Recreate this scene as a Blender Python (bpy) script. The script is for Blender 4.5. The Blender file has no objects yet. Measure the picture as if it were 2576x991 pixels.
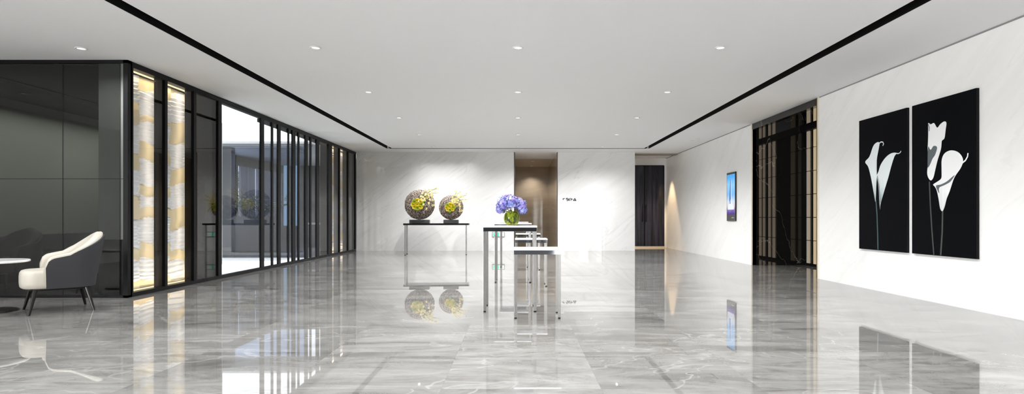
import bpy, bmesh, math, random
from mathutils import Vector, Matrix
PI = math.pi
R = math.radians
scene = bpy.context.scene
C = scene.collection
random.seed(7)

# ------------------------------------------------------------------ camera, world, exposure, large lights
F = 1467.0                                  # focal length in pixels of the 2576 px wide frame
CAMH = 1.05
cd = bpy.data.cameras.new('camera')
cam = bpy.data.objects.new('camera', cd); C.objects.link(cam)
cam.location = (0, 0, CAMH); cam.rotation_euler = (R(90), 0, 0)
cd.sensor_width = 36.0; cd.sensor_fit = 'HORIZONTAL'
cd.lens = 36.0 * F / 2576
cd.shift_x = -15.0 / 2576; cd.shift_y = 51.5 / 2576
cd.clip_end = 300; cd.clip_start = 0.05
scene.camera = cam

scene.view_settings.view_transform = 'Standard'
scene.view_settings.look = 'None'
scene.view_settings.exposure = 0.22
scene.view_settings.gamma = 1.0
scene.view_settings.use_curve_mapping = False
scene.cycles.use_denoising = True
scene.cycles.sample_clamp_indirect = 8.0
scene.cycles.max_bounces = 10
scene.cycles.diffuse_bounces = 5
scene.cycles.glossy_bounces = 6
scene.cycles.transmission_bounces = 6
scene.cycles.transparent_max_bounces = 24
scene.cycles.caustics_reflective = False
scene.cycles.caustics_refractive = False

w = bpy.data.worlds.new('world'); scene.world = w; w.use_nodes = True
bg = w.node_tree.nodes['Background']
bg.inputs[0].default_value = (0.95, 0.98, 1.0, 1); bg.inputs[1].default_value = 2.2

def area(name, loc, rot, sx, sy, power, col=(1, 1, 1), spread=180):
    l = bpy.data.lights.new(name, 'AREA'); l.shape = 'RECTANGLE'; l.size = sx; l.size_y = sy
    l.energy = power; l.color = col; l.spread = R(spread)
    o = bpy.data.objects.new(name, l); C.objects.link(o); o.location = loc; o.rotation_euler = rot
    return o
RL = dict(rear=270, down=290)
# daylight entering through the glazing behind the camera and through the garden glass on the left
area('rear_daylight', (5.05, -14.75, 1.45), (R(90), 0, 0), 7.0, 2.8, RL['rear'], (1, .99, .97))
gp = area('garden_daylight', (-5.22, 12.95, 1.55), (0, R(-90), 0), 3.0, 5.9, 1)
gp.data.cycles.is_portal = True
area('rear_left_fill', (-9.42, -4.6, 1.6), (0, R(-90), 0), 2.4, 8.0, 1700, (1, 1, 1))  # added fill from the unseen rear left, no known window
sd = bpy.data.lights.new('sun', 'SUN'); sd.energy = 9.0; sd.angle = R(2); sd.color = (1, .98, .95)
sun = bpy.data.objects.new('sun', sd); C.objects.link(sun)
sun.rotation_euler = Vector((-.12, -.35, -1)).to_track_quat('-Z', 'Y').to_euler()

# ------------------------------------------------------------------ materials
def mat(name, col=(.8, .8, .8), rough=.5, metal=0., spec=.5, ior=1.5, emit=None, es=1., coat=0.):
    m = bpy.data.materials.new(name); m.use_nodes = True
    b = m.node_tree.nodes['Principled BSDF']
    b.inputs['Base Color'].default_value = (*col, 1); b.inputs['Roughness'].default_value = rough
    b.inputs['Metallic'].default_value = metal; b.inputs['IOR'].default_value = ior
    b.inputs['Specular IOR Level'].default_value = spec; b.inputs['Coat Weight'].default_value = coat
    b.inputs['Coat Roughness'].default_value = .03
    if emit:
        b.inputs['Emission Color'].default_value = (*emit, 1); b.inputs['Emission Strength'].default_value = es
    return m
class NT:
    def __init__(s, m): s.t = m.node_tree; s.b = s.t.nodes['Principled BSDF']
    def n(s, typ, **kw):
        nd = s.t.nodes.new(typ)
        for k, v in kw.items():
            if k.startswith('i_'): nd.inputs[k[2:].replace('_', ' ')].default_value = v
            else: setattr(nd, k, v)
        return nd
    def l(s, a, b): s.t.links.new(a, b)
    def val(s, x, inp):
        if isinstance(x, (int, float)): inp.default_value = x
        else: s.l(x, inp)
    def m(s, op, a, b=0., c=None, clamp=False):
        nd = s.n('ShaderNodeMath', operation=op, use_clamp=clamp)
        s.val(a, nd.inputs[0]); s.val(b, nd.inputs[1])
        if c is not None: s.val(c, nd.inputs[2])
        return nd.outputs[0]
    def obj(s): return s.n('ShaderNodeTexCoord').outputs['Object']
    def geo(s): return s.n('ShaderNodeNewGeometry').outputs['Position']
    def map(s, v, sc=(1, 1, 1), rot=(0, 0, 0), loc=(0, 0, 0)):
        nd = s.n('ShaderNodeMapping'); s.l(v, nd.inputs[0])
        nd.inputs['Scale'].default_value = sc; nd.inputs['Rotation'].default_value = rot; nd.inputs['Location'].default_value = loc
        return nd.outputs[0]
    def noise(s, v, scale, detail=4, rough=.55, dist=0.):
        nd = s.n('ShaderNodeTexNoise'); s.l(v, nd.inputs['Vector'])
        nd.inputs['Scale'].default_value = scale; nd.inputs['Detail'].default_value = detail
        nd.inputs['Roughness'].default_value = rough; nd.inputs['Distortion'].default_value = dist
        return nd.outputs[0]
    def ramp(s, x, stops):
        nd = s.n('ShaderNodeValToRGB'); s.l(x, nd.inputs[0]); e = nd.color_ramp.elements
        while len(e) < len(stops): e.new(.5)
        for el, (p, c) in zip(e, stops): el.position = p; el.color = (*c, 1) if len(c) == 3 else c
        return nd.outputs[0]
    def mix(s, f, a, b):
        nd = s.n('ShaderNodeMix', data_type='RGBA')
        s.val(f, nd.inputs[0])
        for x, i in ((a, 6), (b, 7)):
            if isinstance(x, tuple): nd.inputs[i].default_value = (*x, 1)
            else: s.l(x, nd.inputs[i])
        return nd.outputs[2]
    def vein(s, x, width):          # thin line where the noise crosses .5
        return s.m('SUBTRACT', 1., s.m('DIVIDE', s.m('ABSOLUTE', s.m('SUBTRACT', x, .5)), width), clamp=True)

def floor_material():
    m = mat('grey_floor_marble', rough=.015, ior=1.62); t = NT(m)
    p = t.geo(); sp = t.n('ShaderNodeSeparateXYZ'); t.l(p, sp.inputs[0])
    TX, TY = .98, .98
    u = t.m('DIVIDE', t.m('ADD', sp.outputs[0], .47), TX); v = t.m('DIVIDE', t.m('ADD', sp.outputs[1], .35), TY)
    fu, fv = t.m('FLOOR', u), t.m('FLOOR', v)
    cb = t.n('ShaderNodeCombineXYZ'); t.l(fu, cb.inputs[0]); t.l(fv, cb.inputs[1])
    wn = t.n('ShaderNodeTexWhiteNoise', noise_dimensions='3D'); t.l(cb.outputs[0], wn.inputs['Vector'])
    off = t.n('ShaderNodeVectorMath', operation='MULTIPLY_ADD'); t.l(wn.outputs['Color'], off.inputs[0])
    off.inputs[1].default_value = (9, 9, 9); t.l(p, off.inputs[2])
    warp = t.map(off.outputs[0], (.75, 2.6, 1), (0, 0, R(12)))
    n1 = t.noise(warp, 1.5, 8, .68, .9)
    n2 = t.noise(off.outputs[0], 5.5, 6, .65, .4)
    base = t.ramp(t.m('ADD', t.m('MULTIPLY', n1, .82), t.m('MULTIPLY', n2, .18)),
                  [(.30, (.082, .078, .072)), (.48, (.172, .168, .160)), (.66, (.25, .245, .236))])
    tv = t.m('MULTIPLY_ADD', wn.outputs['Value'], .30, .84)
    vm = t.n('ShaderNodeVectorMath', operation='SCALE'); t.l(base, vm.inputs[0]); t.l(tv, vm.inputs['Scale'])
    va = t.noise(t.map(off.outputs[0], (1, 1.5, 1), (0, 0, R(30))), .55, 4, .5, .5)
    ve = t.m('MULTIPLY', t.vein(va, .006), t.m('MULTIPLY', n2, 1.3), clamp=True)
    col = t.mix(ve, vm.outputs[0], (.29, .285, .27))
    vd = t.noise(t.map(off.outputs[0], (1, 2.4, 1), (0, 0, R(-20)), (5, 3, 0)), 1.7, 6, .6, .5)
    col = t.mix(t.m('MULTIPLY', t.vein(vd, .010), .35), col, (.10, .095, .088))
    # joints
    ju = t.m('ABSOLUTE', t.m('SUBTRACT', t.m('FRACT', u), .5)); jv = t.m('ABSOLUTE', t.m('SUBTRACT', t.m('FRACT', v), .5))
    j = t.m('GREATER_THAN', t.m('MAXIMUM', ju, jv), .4985)
    col = t.mix(t.m('MULTIPLY', j, .5), col, (.13, .125, .12))
    t.l(col, t.b.inputs['Base Color'])
    return m
def wall_marble(name, light, dark, rot, rough=.12, ior=1.5, vs=.35):
    m = mat(name, rough=rough, ior=ior); t = NT(m); p = t.geo()
    q = t.map(t.map(p, rot=rot), (.35, .35, 2.2))
    n = t.noise(q, 1.6, 6, .6, .5)
    col = t.ramp(n, [(.3, dark), (.62, light)])
    v = t.noise(t.map(q, loc=(4, 2, 1)), .8, 5, .5, .6)
    col = t.mix(t.m('MULTIPLY', t.vein(v, .012), vs), col, tuple(c * .72 for c in dark))
    t.l(col, t.b.inputs['Base Color']); return m
M = {}
M['floor'] = floor_material()
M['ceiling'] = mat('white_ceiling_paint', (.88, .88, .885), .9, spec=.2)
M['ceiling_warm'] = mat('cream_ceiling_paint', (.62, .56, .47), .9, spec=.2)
M['wall_right'] = wall_marble('white_wall_marble', (.85, .85, .84), (.80, .80, .79), (R(38), 0, 0), .28, 1.4, .12)
M['wall_far'] = wall_marble('polished_white_marble', (.80, .795, .785), (.73, .725, .715), (0, R(35), 0), .02, 1.5)
M['niche'] = wall_marble('beige_corridor_marble', (.52, .46, .39), (.42, .37, .31), (0, R(8), 0), .03, 1.6)
M['beige'] = wall_marble('warm_beige_marble', (.62, .55, .44), (.54, .47, .37), (R(10), 0, 0), .2, 1.45)
M['plain'] = mat('light_plaster', (.7, .7, .68), .8)
M['black_slot'] = mat('black_slot_paint', (.004, .004, .004), .7, spec=.2)
M['black_metal'] = mat('black_powder_coated_metal', (.006, .006, .007), .4, spec=.12)
M['black_gloss'] = mat('black_lacquer', (.006, .006, .006), .12, spec=.4)
def black_marble():
    m = mat('black_marble', (.006, .006, .006), .02, ior=1.42); t = NT(m); p = t.geo()
    v = t.noise(t.map(p, (1, 1, .6), (0, R(20), 0)), 1.1, 5, .5, .5)
    col = t.mix(t.m('MULTIPLY', t.vein(v, .003), .3), (.008, .008, .008), (.5, .47, .42))
    t.l(col, t.b.inputs['Base Color']); return m
M['black_marble'] = black_marble()
M['chrome'] = mat('polished_chrome', (.78, .78, .78), .06, 1.)
M['dark_chrome'] = mat('smoked_mirror_steel', (.40, .42, .46), .04, 1.)
M['satin_steel'] = mat('satin_steel', (.46, .45, .44), .25, 1.)
M['brass'] = mat('brushed_brass', (.78, .62, .42), .3, 1.)
def marble_top():
    m = mat('white_table_marble', rough=.12); t = NT(m)
    n = t.noise(t.obj(), 5, 5, .6, .6)
    t.l(t.mix(t.m('MULTIPLY', t.vein(n, .02), .25), (.86, .86, .85), (.5, .5, .5)), t.b.inputs['Base Color']); return m
M['marble_top'] = marble_top()
M['white_trim'] = mat('white_trim', (.8, .8, .8), .5)
M['grey_trim'] = mat('grey_shadow_gap', (.25, .25, .25), .7)
def emission(name, col, s):
    m = bpy.data.materials.new(name); m.use_nodes = True; t = m.node_tree
    t.nodes.remove(t.nodes['Principled BSDF']); e = t.nodes.new('ShaderNodeEmission')
    e.inputs[0].default_value = (*col, 1); e.inputs[1].default_value = s
    t.links.new(e.outputs[0], t.nodes['Material Output'].inputs[0]); return m
M['lamp'] = emission('lamp_lens', (1, .97, .92), 2.2)
M['led_warm'] = emission('warm_led_strip', (1, .80, .48), 1.2)
def glass(name, tint, ior=1.5, rough=0.):
    m = bpy.data.materials.new(name); m.use_nodes = True; t = m.node_tree
    t.nodes.remove(t.nodes['Principled BSDF'])
    tr = t.nodes.new('ShaderNodeBsdfTransparent'); tr.inputs[0].default_value = (*tint, 1)
    gl = t.nodes.new('ShaderNodeBsdfGlossy'); gl.inputs['Roughness'].default_value = rough; gl.inputs[0].default_value = (1, 1, 1, 1)
    fr = t.nodes.new('ShaderNodeFresnel'); fr.inputs[0].default_value = ior
    ge = t.nodes.new('ShaderNodeNewGeometry')
    iv = t.nodes.new('ShaderNodeMath'); iv.operation = 'SUBTRACT'; iv.inputs[0].default_value = 1.
    t.links.new(ge.outputs['Backfacing'], iv.inputs[1])
    mu = t.nodes.new('ShaderNodeMath'); mu.operation = 'MULTIPLY'
    t.links.new(fr.outputs[0], mu.inputs[0]); t.links.new(iv.outputs[0], mu.inputs[1])
    mx = t.nodes.new('ShaderNodeMixShader'); t.links.new(mu.outputs[0], mx.inputs[0])
    t.links.new(tr.outputs[0], mx.inputs[1]); t.links.new(gl.outputs[0], mx.inputs[2])
    t.links.new(mx.outputs[0], t.nodes['Material Output'].inputs[0]); return m
M['glass'] = glass('clear_window_glass', (.96, .975, .98), 1.38)
M['smoke_glass'] = glass('smoked_lounge_glass', (.62, .63, .62))
M['bronze_glass'] = glass('bronze_tinted_glass', (.11, .095, .08), 1.2)
M['blue_glass'] = glass('blue_grey_facade_glass', (.50, .56, .66), 1.5)
M['vase_glass'] = glass('green_vase_glass', (.80, .82, .50), 1.5)

# ------------------------------------------------------------------ mesh helpers
def box(bm, x0, x1, y0, y1, z0, z1, mi=0):
    vs = [bm.verts.new((x, y, z)) for x in (x0, x1) for y in (y0, y1) for z in (z0, z1)]
    for f in ((0, 1, 3, 2), (4, 6, 7, 5), (0, 4, 5, 1), (2, 3, 7, 6), (0, 2, 6, 4), (1, 5, 7, 3)):
        fc = bm.faces.new([vs[i] for i in f]); fc.material_index = mi
    return vs
def link(name, bm, mats, parent=None, smooth=False, bevel=0., subsurf=0):
    me = bpy.data.meshes.new(name)
    bmesh.ops.recalc_face_normals(bm, faces=bm.faces)
    bm.to_mesh(me); bm.free()
    for m in (mats if isinstance(mats, (list, tuple)) else [mats]): me.materials.append(m)
    if smooth:
        for p in me.polygons: p.use_smooth = True
    o = bpy.data.objects.new(name, me); C.objects.link(o)
    if parent: o.parent = parent
    if bevel:
        b = o.modifiers.new('bevel', 'BEVEL'); b.width = bevel; b.segments = 3; b.limit_method = 'ANGLE'
    if subsurf:
        s = o.modifiers.new('subsurf', 'SUBSURF'); s.levels = subsurf; s.render_levels = subsurf
    return o
def bx(name, dims, m, parent=None, bevel=0., **k):
    bm = bmesh.new(); box(bm, *dims); return link(name, bm, m, parent, bevel=bevel, **k)
def tag(o, label, cat, group=None, kind=None):
    o['label'] = label; o['category'] = cat
    if group: o['group'] = group
    if kind: o['kind'] = kind
    return o
def struct(o): o['kind'] = 'structure'; return o
def thing(name, label, cat, loc=(0, 0, 0), rz=0., group=None):
    o = bpy.data.objects.new(name, None); C.objects.link(o); o.empty_display_size = .1
    o.location = loc; o.rotation_euler = (0, 0, rz)
    return tag(o, label, cat, group)
def copy_tree(o, parent=None):
    c = o.copy(); C.objects.link(c)
    if parent: c.parent = parent
    for ch in list(o.children): copy_tree(ch, c)
    return c
def lathe(bm, prof, seg=24, cx=0, cy=0, mi=0):
    rings = []
    for r, z in prof:
        if r < 1e-6: rings.append([bm.verts.new((cx, cy, z))])
        else: rings.append([bm.verts.new((cx + r * math.cos(2 * PI * k / seg), cy + r * math.sin(2 * PI * k / seg), z)) for k in range(seg)])
    for a, b in zip(rings, rings[1:]):
        for k in range(seg):
            k2 = (k + 1) % seg
            if len(a) == 1 and len(b) == 1: continue
            if len(a) == 1: f = bm.faces.new((a[0], b[k2], b[k]))
            elif len(b) == 1: f = bm.faces.new((a[k], a[k2], b[0]))
            else: f = bm.faces.new((a[k], a[k2], b[k2], b[k]))
            f.material_index = mi
def tube(bm, pts, rad, seg=8, mi=0):
    pts = [Vector(p) for p in pts]; n = len(pts)
    if not isinstance(rad, (list, tuple)): rad = [rad] * n
    rings = []
    for i, p in enumerate(pts):
        d = (pts[min(i + 1, n - 1)] - pts[max(i - 1, 0)]).normalized()
        a = Vector((0, 0, 1)) if abs(d.z) < .95 else Vector((1, 0, 0))
        u = d.cross(a).normalized(); v = d.cross(u).normalized()
        rings.append([bm.verts.new(p + (u * math.cos(2 * PI * k / seg) + v * math.sin(2 * PI * k / seg)) * rad[i]) for k in range(seg)])
    for a, b in zip(rings, rings[1:]):
        for k in range(seg):
            f = bm.faces.new((a[k], a[(k + 1) % seg], b[(k + 1) % seg], b[k])); f.material_index = mi
    for r_ in (rings[0], rings[-1]):
        f = bm.faces.new(r_); f.material_index = mi

# ------------------------------------------------------------------ room shell
H = 3.11; XL = -5.10; XR = 5.15; YF = 18.40; YD = 7.65
bm = bmesh.new(); box(bm, -9.6, 9.2, -15, 10.02, -.2, 0); box(bm, XL - .13, 9.2, 10.02, 25, -.2, 0)
struct(link('floor', bm, M['floor']))
# ceiling with three recessed slots
SX, SW, SY = 3.84, .085, 17.42
bm = bmesh.new()
T = H + .25
box(bm, -SX + SW, SX - SW, -15, SY - .06, H, T)
box(bm, -9.6, -SX - SW, -15, 10.04, H, T); box(bm, XL - .13, -SX - SW, 10.04, SY + .06, H, T)
box(bm, SX + SW, XR + 4.1, -15, 8.9, H, T)
box(bm, SX + SW, XR + .1, 8.9, SY + .06, H, T)
box(bm, XL - .13, XR + .1, SY + .06, 20.5, H, T)
struct(link('ceiling', bm, M['ceiling']))
bm = bmesh.new()
box(bm, -SX - SW, -SX + SW, -15, SY + .06, T - .06, T)
box(bm, SX - SW, SX + SW, -15, SY + .06, T - .06, T)
box(bm, -SX + SW, SX - SW, SY - .06, SY + .06, T - .06, T)
for sx in (-1, 1):                                   # black inner cheeks of the slots
    for s in (-1, 1):
        x = sx * SX + s * (SW - .004); box(bm, x - .003, x + .003, -15, SY + .05, H + .002, T - .06)
for s in (-1, 1):
    y = SY + s * .054; box(bm, -SX, SX, y - .003, y + .003, H + .002, T - .06)
struct(link('trim_1', bm, M['black_slot']))
# far wall with a corridor niche and the recess on the right
NX0, NX1, NY = -.125, 1.24, 23.8
RX0 = 3.69
bm = bmesh.new()
box(bm, XL, NX0, YF, YF + .25, 0, H)
box(bm, NX1, RX0, YF, YF + .25, 0, H)
box(bm, RX0 - .25, RX0, YF + .25, 20.3, 0, H)
struct(link('wall_back', bm, M['wall_far']))
bm = bmesh.new()
box(bm, NX0 - .2, NX0, YF + .25, NY, 0, H)
box(bm, NX1, NX1 + .2, YF + .25, NY, 0, H)
box(bm, NX0 - .2, NX1 + .2, NY, NY + .15, 0, H)
struct(link('wall_corridor', bm, M['niche']))
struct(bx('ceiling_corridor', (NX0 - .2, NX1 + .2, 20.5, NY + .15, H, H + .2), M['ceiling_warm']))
bm = bmesh.new()
box(bm, NX0 - .002, NX0 + .03, YF - .012, YF + .02, 0, H); box(bm, NX1 - .012, NX1 + .012, YF - .012, YF + .02, 0, H)
struct(link('trim_2', bm, mat('bronze_edge', (.12, .10, .085), .35, .8)))
# right wall, with lift lobby opening between 10.02 and 12.85
LY0, LY1, LX = 10.02, 12.85, 6.30
bm = bmesh.new()
box(bm, XR, XR + .14, 2.0, LY0 - .05, 0, H)
box(bm, XR, XR + .2, LY1 + .03, 20.3, 0, H)
struct(link('wall_right', bm, M['wall_right']))
bm = bmesh.new(); box(bm, XR - .004, XR + .01, 2, LY0 - .06, H - .018, H); box(bm, XR - .004, XR + .01, LY1 + .05, 20.3, H - .018, H)
struct(link('trim_3', bm, M['grey_trim']))
# recess end wall on the right: header, door
bm = bmesh.new()
box(bm, RX0, XR, 20.3, 20.5, 2.87, H); box(bm, XR - .06, XR, 20.26, 20.5, 0, 2.87)
struct(link('wall_recess', bm, M['white_trim']))
struct(bx('ceiling_shade_strip', (RX0, XR, YF + .35, YF + .75, H - .03, H), mat('shaded_ceiling_brown', (.30, .27, .23), .6)))  # brown strip stands in for shade on the recess ceiling
# rear and side parts of the room behind the camera (seen only in reflections)
bm = bmesh.new()
box(bm, -9.6, -4.1, -15, -14.8, 0, H); box(bm, 8.6, 9.2, -15, -14.8, 0, H); box(bm, 1.5, 8.6, -15, -14.8, 2.88, H)
box(bm, 9.1, 9.2, -15, 2.0, 0, H); box(bm, XR, 9.2, 2.0, 2.15, 0, H)
box(bm, -9.7, -9.5, -15, YD, 0, H)
struct(link('wall_rear', bm, M['plain']))
struct(bx('wall_entrance', (-4.1, 1.5, -15, -14.75, 0, H), mat('dark_entrance_wall', (.05, .05, .055), .5)))
bm = bmesh.new()
for i, x in enumerate([1.5, 2.1, 2.9, 4.1, 5.0, 6.2, 7.4, 8.55]):
    box(bm, x, x + (.30 if i % 2 else .14), -14.7, -14.6, 0, 2.88)
box(bm, 1.5, 8.6, -14.7, -14.6, 0, .06); box(bm, 1.5, 8.6, -14.7, -14.6, 2.35, 2.45)
struct(link('window_1', bm, M['black_metal']))
bm = bmesh.new()
for y in (-8.7, -6.7, -4.7, -2.7, -.6): box(bm, -9.38, -9.30, y, y + .1, .3, 2.9)
box(bm, -9.38, -9.30, -8.7, -.5, .3, .38); box(bm, -9.38, -9.30, -8.7, -.5, 2.82, 2.9)
struct(link('window_added', bm, M['black_metal']))  # frame added around the rear-left fill; no window is known there
cur = bpy.data.materials.new('sheer_curtain'); cur.use_nodes = True; t_ = cur.node_tree
t_.nodes.remove(t_.nodes['Principled BSDF'])
a_ = t_.nodes.new('ShaderNodeBsdfTransparent'); b_ = t_.nodes.new('ShaderNodeBsdfTranslucent'); b_.inputs[0].default_value = (.9, .9, .9, 1)
c_ = t_.nodes.new('ShaderNodeMixShader'); c_.inputs[0].default_value = .8
t_.links.new(a_.outputs[0], c_.inputs[1]); t_.links.new(b_.outputs[0], c_.inputs[2]); t_.links.new(c_.outputs[0], t_.nodes['Material Output'].inputs[0])
for k, (xa, xb) in enumerate(((1.6, 2.9), (3.2, 3.7), (4.4, 5.4), (6.4, 6.9))):
    bm = bmesh.new(); N = 60; pr = None
    for i in range(N + 1):
        x = xa + (xb - xa) * i / N; y = -14.4 + .05 * math.sin(i * .9 + k)
        cu = (bm.verts.new((x, y, .02)), bm.verts.new((x, y, 2.85)))
        if pr: bm.faces.new((pr[0], cu[0], cu[1], pr[1]))
        pr = cu
    tag(link('sheer_curtain', bm, cur, smooth=True), 'sheer white curtain hanging behind the viewer at the entrance glazing', 'curtain', 'entrance curtains')

# ------------------------------------------------------------------ right recess door
d = struct(bx('door_1', (RX0, XR - .06, 20.32, 20.38, .03, 2.87), M['black_gloss']))
def door_mat():
    m = mat('dark_blue_door_panel', rough=.06, ior=1.4); t = NT(m); sp = t.map(t.geo(), (9, 1, .35))
    n = t.noise(sp, 1.6, 4, .5); t.l(t.ramp(n, [(.4, (.003, .003, .006)), (.7, (.03, .03, .055))]), t.b.inputs['Base Color']); return m
dm = door_mat()
for i in range(2):
    a = RX0 + .02 + i * .70
    bx('door_leaf', (a, a + .68, 20.26, 20.32, .05, 2.84), dm, d, .004)
bx('threshold', (RX0, XR - .06, 20.2, 20.36, .0, .05), M['brass'], d)
for x in (4.33, 4.45):
    bm = bmesh.new(); tube(bm, [(x, 20.2, .9), (x, 20.2, 1.5)], .012); 
    for z in (.95, 1.45): tube(bm, [(x, 20.2, z), (x, 20.26, z)], .008)
    link('door_handle', bm, M['black_metal'], d)

# ------------------------------------------------------------------ lift lobby in the right wall
bm = bmesh.new()
box(bm, XR + .02, LX + .3, LY1, LY1 + .2, 0, 3.75)
box(bm, XR + .012, XR + .12, LY0, LY1, 2.985, 3.75)
box(bm, XR + .3, LX + .3, 8.8, 8.95, 0, 3.75)
struct(link('wall_lobby', bm, M['black_marble']))
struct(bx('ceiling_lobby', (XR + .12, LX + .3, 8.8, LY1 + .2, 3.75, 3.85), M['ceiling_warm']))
lw = thing('lift_surround', 'black and gold strip lift surround inside the lobby opening on the right wall', 'lift', (0, 0, 0))
bm = bmesh.new(); box(bm, LX + .02, LX + .3, 8.95, LY1, 0, 3.75)
link('backing', bm, M['black_marble'], lw)
bx('header_beam', (LX - .06, LX + .02, 8.95, LY1, 2.93, 3.08), M['black_metal'], lw)
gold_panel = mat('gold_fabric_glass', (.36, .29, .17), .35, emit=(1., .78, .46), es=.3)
downlit_panel = mat('downlit_gold_fabric_glass', (.30, .24, .16), .35, emit=(1., .82, .60), es=2.8)  # stronger glow stands in for downlight falling on these strips
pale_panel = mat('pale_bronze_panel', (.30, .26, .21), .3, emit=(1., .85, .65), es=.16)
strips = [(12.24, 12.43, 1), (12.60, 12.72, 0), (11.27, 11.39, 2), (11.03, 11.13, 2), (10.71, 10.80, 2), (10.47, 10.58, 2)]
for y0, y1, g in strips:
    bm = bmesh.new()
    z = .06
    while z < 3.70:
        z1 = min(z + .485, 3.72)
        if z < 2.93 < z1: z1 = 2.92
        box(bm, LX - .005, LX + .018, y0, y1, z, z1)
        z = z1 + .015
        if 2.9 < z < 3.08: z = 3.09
    link('gold_strip', bm, (pale_panel, gold_panel, downlit_panel)[g], lw)
jam = thing('portal_trim', 'slim brass edged jamb strip beside the lobby opening, next to the pair of flower pictures', 'trim', (0, 0, 0))
bx('cream_strip', (XR - .006, XR + .12, LY0 - .05, LY0 - .012, 0, H), mat('cream_strip', (.82, .76, .66), .4), jam)
bx('brass_strip', (XR - .012, XR + .12, LY0 - .012, LY0 + .006, 0, H), M['brass'], jam)
bx('black_strip', (XR - .004, XR + .12, LY0 + .006, LY0 + .04, 0, H), M['black_metal'], jam)
struct(bx('trim_5', (XR - .004, XR + .1, LY1, LY1 + .03, 0, H), mat('pale_brass_edge', (.8, .74, .64), .35)))

# ------------------------------------------------------------------ left side: smoked lounge glass, display cases, garden glazing
FR = M['black_metal']
# lounge behind the smoked glass
struct(bx('wall_left', (-8.75, -8.6, YD + .05, 13.1, 0, H), mat('grey_green_wall_panel', (.32, .335, .305), .6)))
bm = bmesh.new(); box(bm, -8.75, -6.70, 13.0, 13.1, 0, H); box(bm, -8.75, -6.64, 10.04, 13.1, H + .001, H + .06); box(bm, -6.72, -6.64, 10.02, 13.1, 0, H); box(bm, -6.72, XL - .33, 9.96, 10.04, 0, H)
struct(link('wall_lounge', bm, mat('dark_grey_wall_panel', (.30, .31, .29), .6)))
bm = bmesh.new(); box(bm, -8.6, XL - .33, YD + .06, 9.96, .0, .012); box(bm, -8.6, -6.72, 9.96, 13.0, .0, .012)
struct(link('floor_lounge', bm, mat('charcoal_carpet', (.018, .018, .02), .95, spec=.1)))
bm = bmesh.new(); box(bm, -8.6, -6.72, YD + .03, 13.0, H - .06, H - .01); box(bm, -6.72, XL - .33, YD + .03, 9.96, H - .06, H - .01)
struct(link('ceiling_lounge', bm, mat('dark_lounge_ceiling', (.05, .05, .048), .8)))
struct(bx('trim_6', (-7.55, -7.37, YD + .06, 12.98, H - .068, H - .058), M['black_slot']))
lg = struct(bx('window_2', (-9.5, XL - .12, YD - .01, YD + .01, .03, H - .03), M['smoke_glass']))
bm = bmesh.new()
box(bm, -9.5, XL, YD - .03, YD + .03, H - .04, H); box(bm, -9.5, XL, YD - .03, YD + .03, 0, .03)
box(bm, XL - .06, XL, YD - .03, YD + .06, 0, H)
link('window_frame', bm, FR, lg)
bm = bmesh.new()
xj = -1143 / F * YD
box(bm, xj - .004, xj + .004, YD - .013, YD - .010, .03, H - .04)
zj = CAMH + 97 * YD / F
box(bm, -9.5, XL - .06, YD - .013, YD - .010, zj - .003, zj + .003)
link('pane_joint', bm, FR, lg)
l = area('lounge_fill', (-7.9, 10.2, H - .12), (0, R(-10), 0), .4, 4.6, 45, (1, .98, .92))  # added fill for the lounge interior, no visible fixture
bq = thing('banquette', 'long dark leather banquette along the lounge wall behind the smoked glass', 'bench', (0, 0, 0))
leather = mat('dark_blue_leather', (.02, .024, .03), .28)
bx('seat_cushion', (-8.58, -8.0, YD + .1, 12.95, .22, .45), leather, bq, .03)
bx('backrest', (-8.58, -8.36, YD + .1, 12.95, .45, .76), leather, bq, .04)
bx('plinth', (-8.58, -8.06, YD + .1, 12.95, .012, .22), M['black_gloss'], bq)

DC = .31
def px_z(y, Y): return CAMH + (547 - y) * Y / F
def relief(name, cols, y0, y1, z0, z1, parent, seed):
    rnd = random.Random(seed)
    bm = bmesh.new(); ny = int((y1 - y0) / .025); nz = int((z1 - z0) / .011)
    vs = {}; ind = {}
    def blk(y):
        for i, c in enumerate(cols):
            if y < c[1]: return i, c
        return len(cols) - 1, cols[-1]
    def h(y, z):
        i, c = blk(y); u = (y - c[0]) / (c[1] - c[0]); wob = .005 * math.sin(y * 7 + z * 2.3 + i * 2)
        for (g0, g1) in c[2]:
            zz = z + .035 * math.sin(u * 3 + g0 * 9)
            if g0 <= zz <= g1:
                v = (zz - g0) / (g1 - g0)
                return .055 + .018 * math.sin(v * PI) - .03 * (v - .5) * (1 if i % 2 else -1) + .02 * u, 1
        ph = (z + wob * 2 + .01 * math.sin(z * 23 + i)) / (.062 + .012 * math.sin(i * 5 + math.floor(z * 2.2)))
        f = ph % 1.0
        return   .06 + .026 * (f if f < .82 else (1 - f) / .18 * .82) + .015 * math.sin(z * 4 + i), 0
    for a in range(ny + 1):
        for b in range(nz + 1):
            y = y0 + (y1 - y0) * a / ny; z = z0 + (z1 - z0) * b / nz
            d, mi = h(y, z); vs[a, b] = bm.verts.new((XL - DC + .02 + d, y, z)); ind[a, b] = mi
    for a in range(ny):
        for b in range(nz):
            f = bm.faces.new((vs[a, b], vs[a + 1, b], vs[a + 1, b + 1], vs[a, b + 1])); f.material_index = ind[a, b]
    return link(name, bm, [M['relief_white'], M['relief_gold']], parent)
M['relief_white'] = mat('white_folded_relief', (.72, .71, .73), .6)
M['relief_gold'] = mat('sand_gold_relief', (.66, .54, .34), .55)
sp2 = thing('side_panel', 'added panel imitating the dim lounge wall and dark banquette, just behind the smoked glass corner post', 'wall panel', (0, 0, 0))  # added over the case side, coloured like the dim lounge
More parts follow.
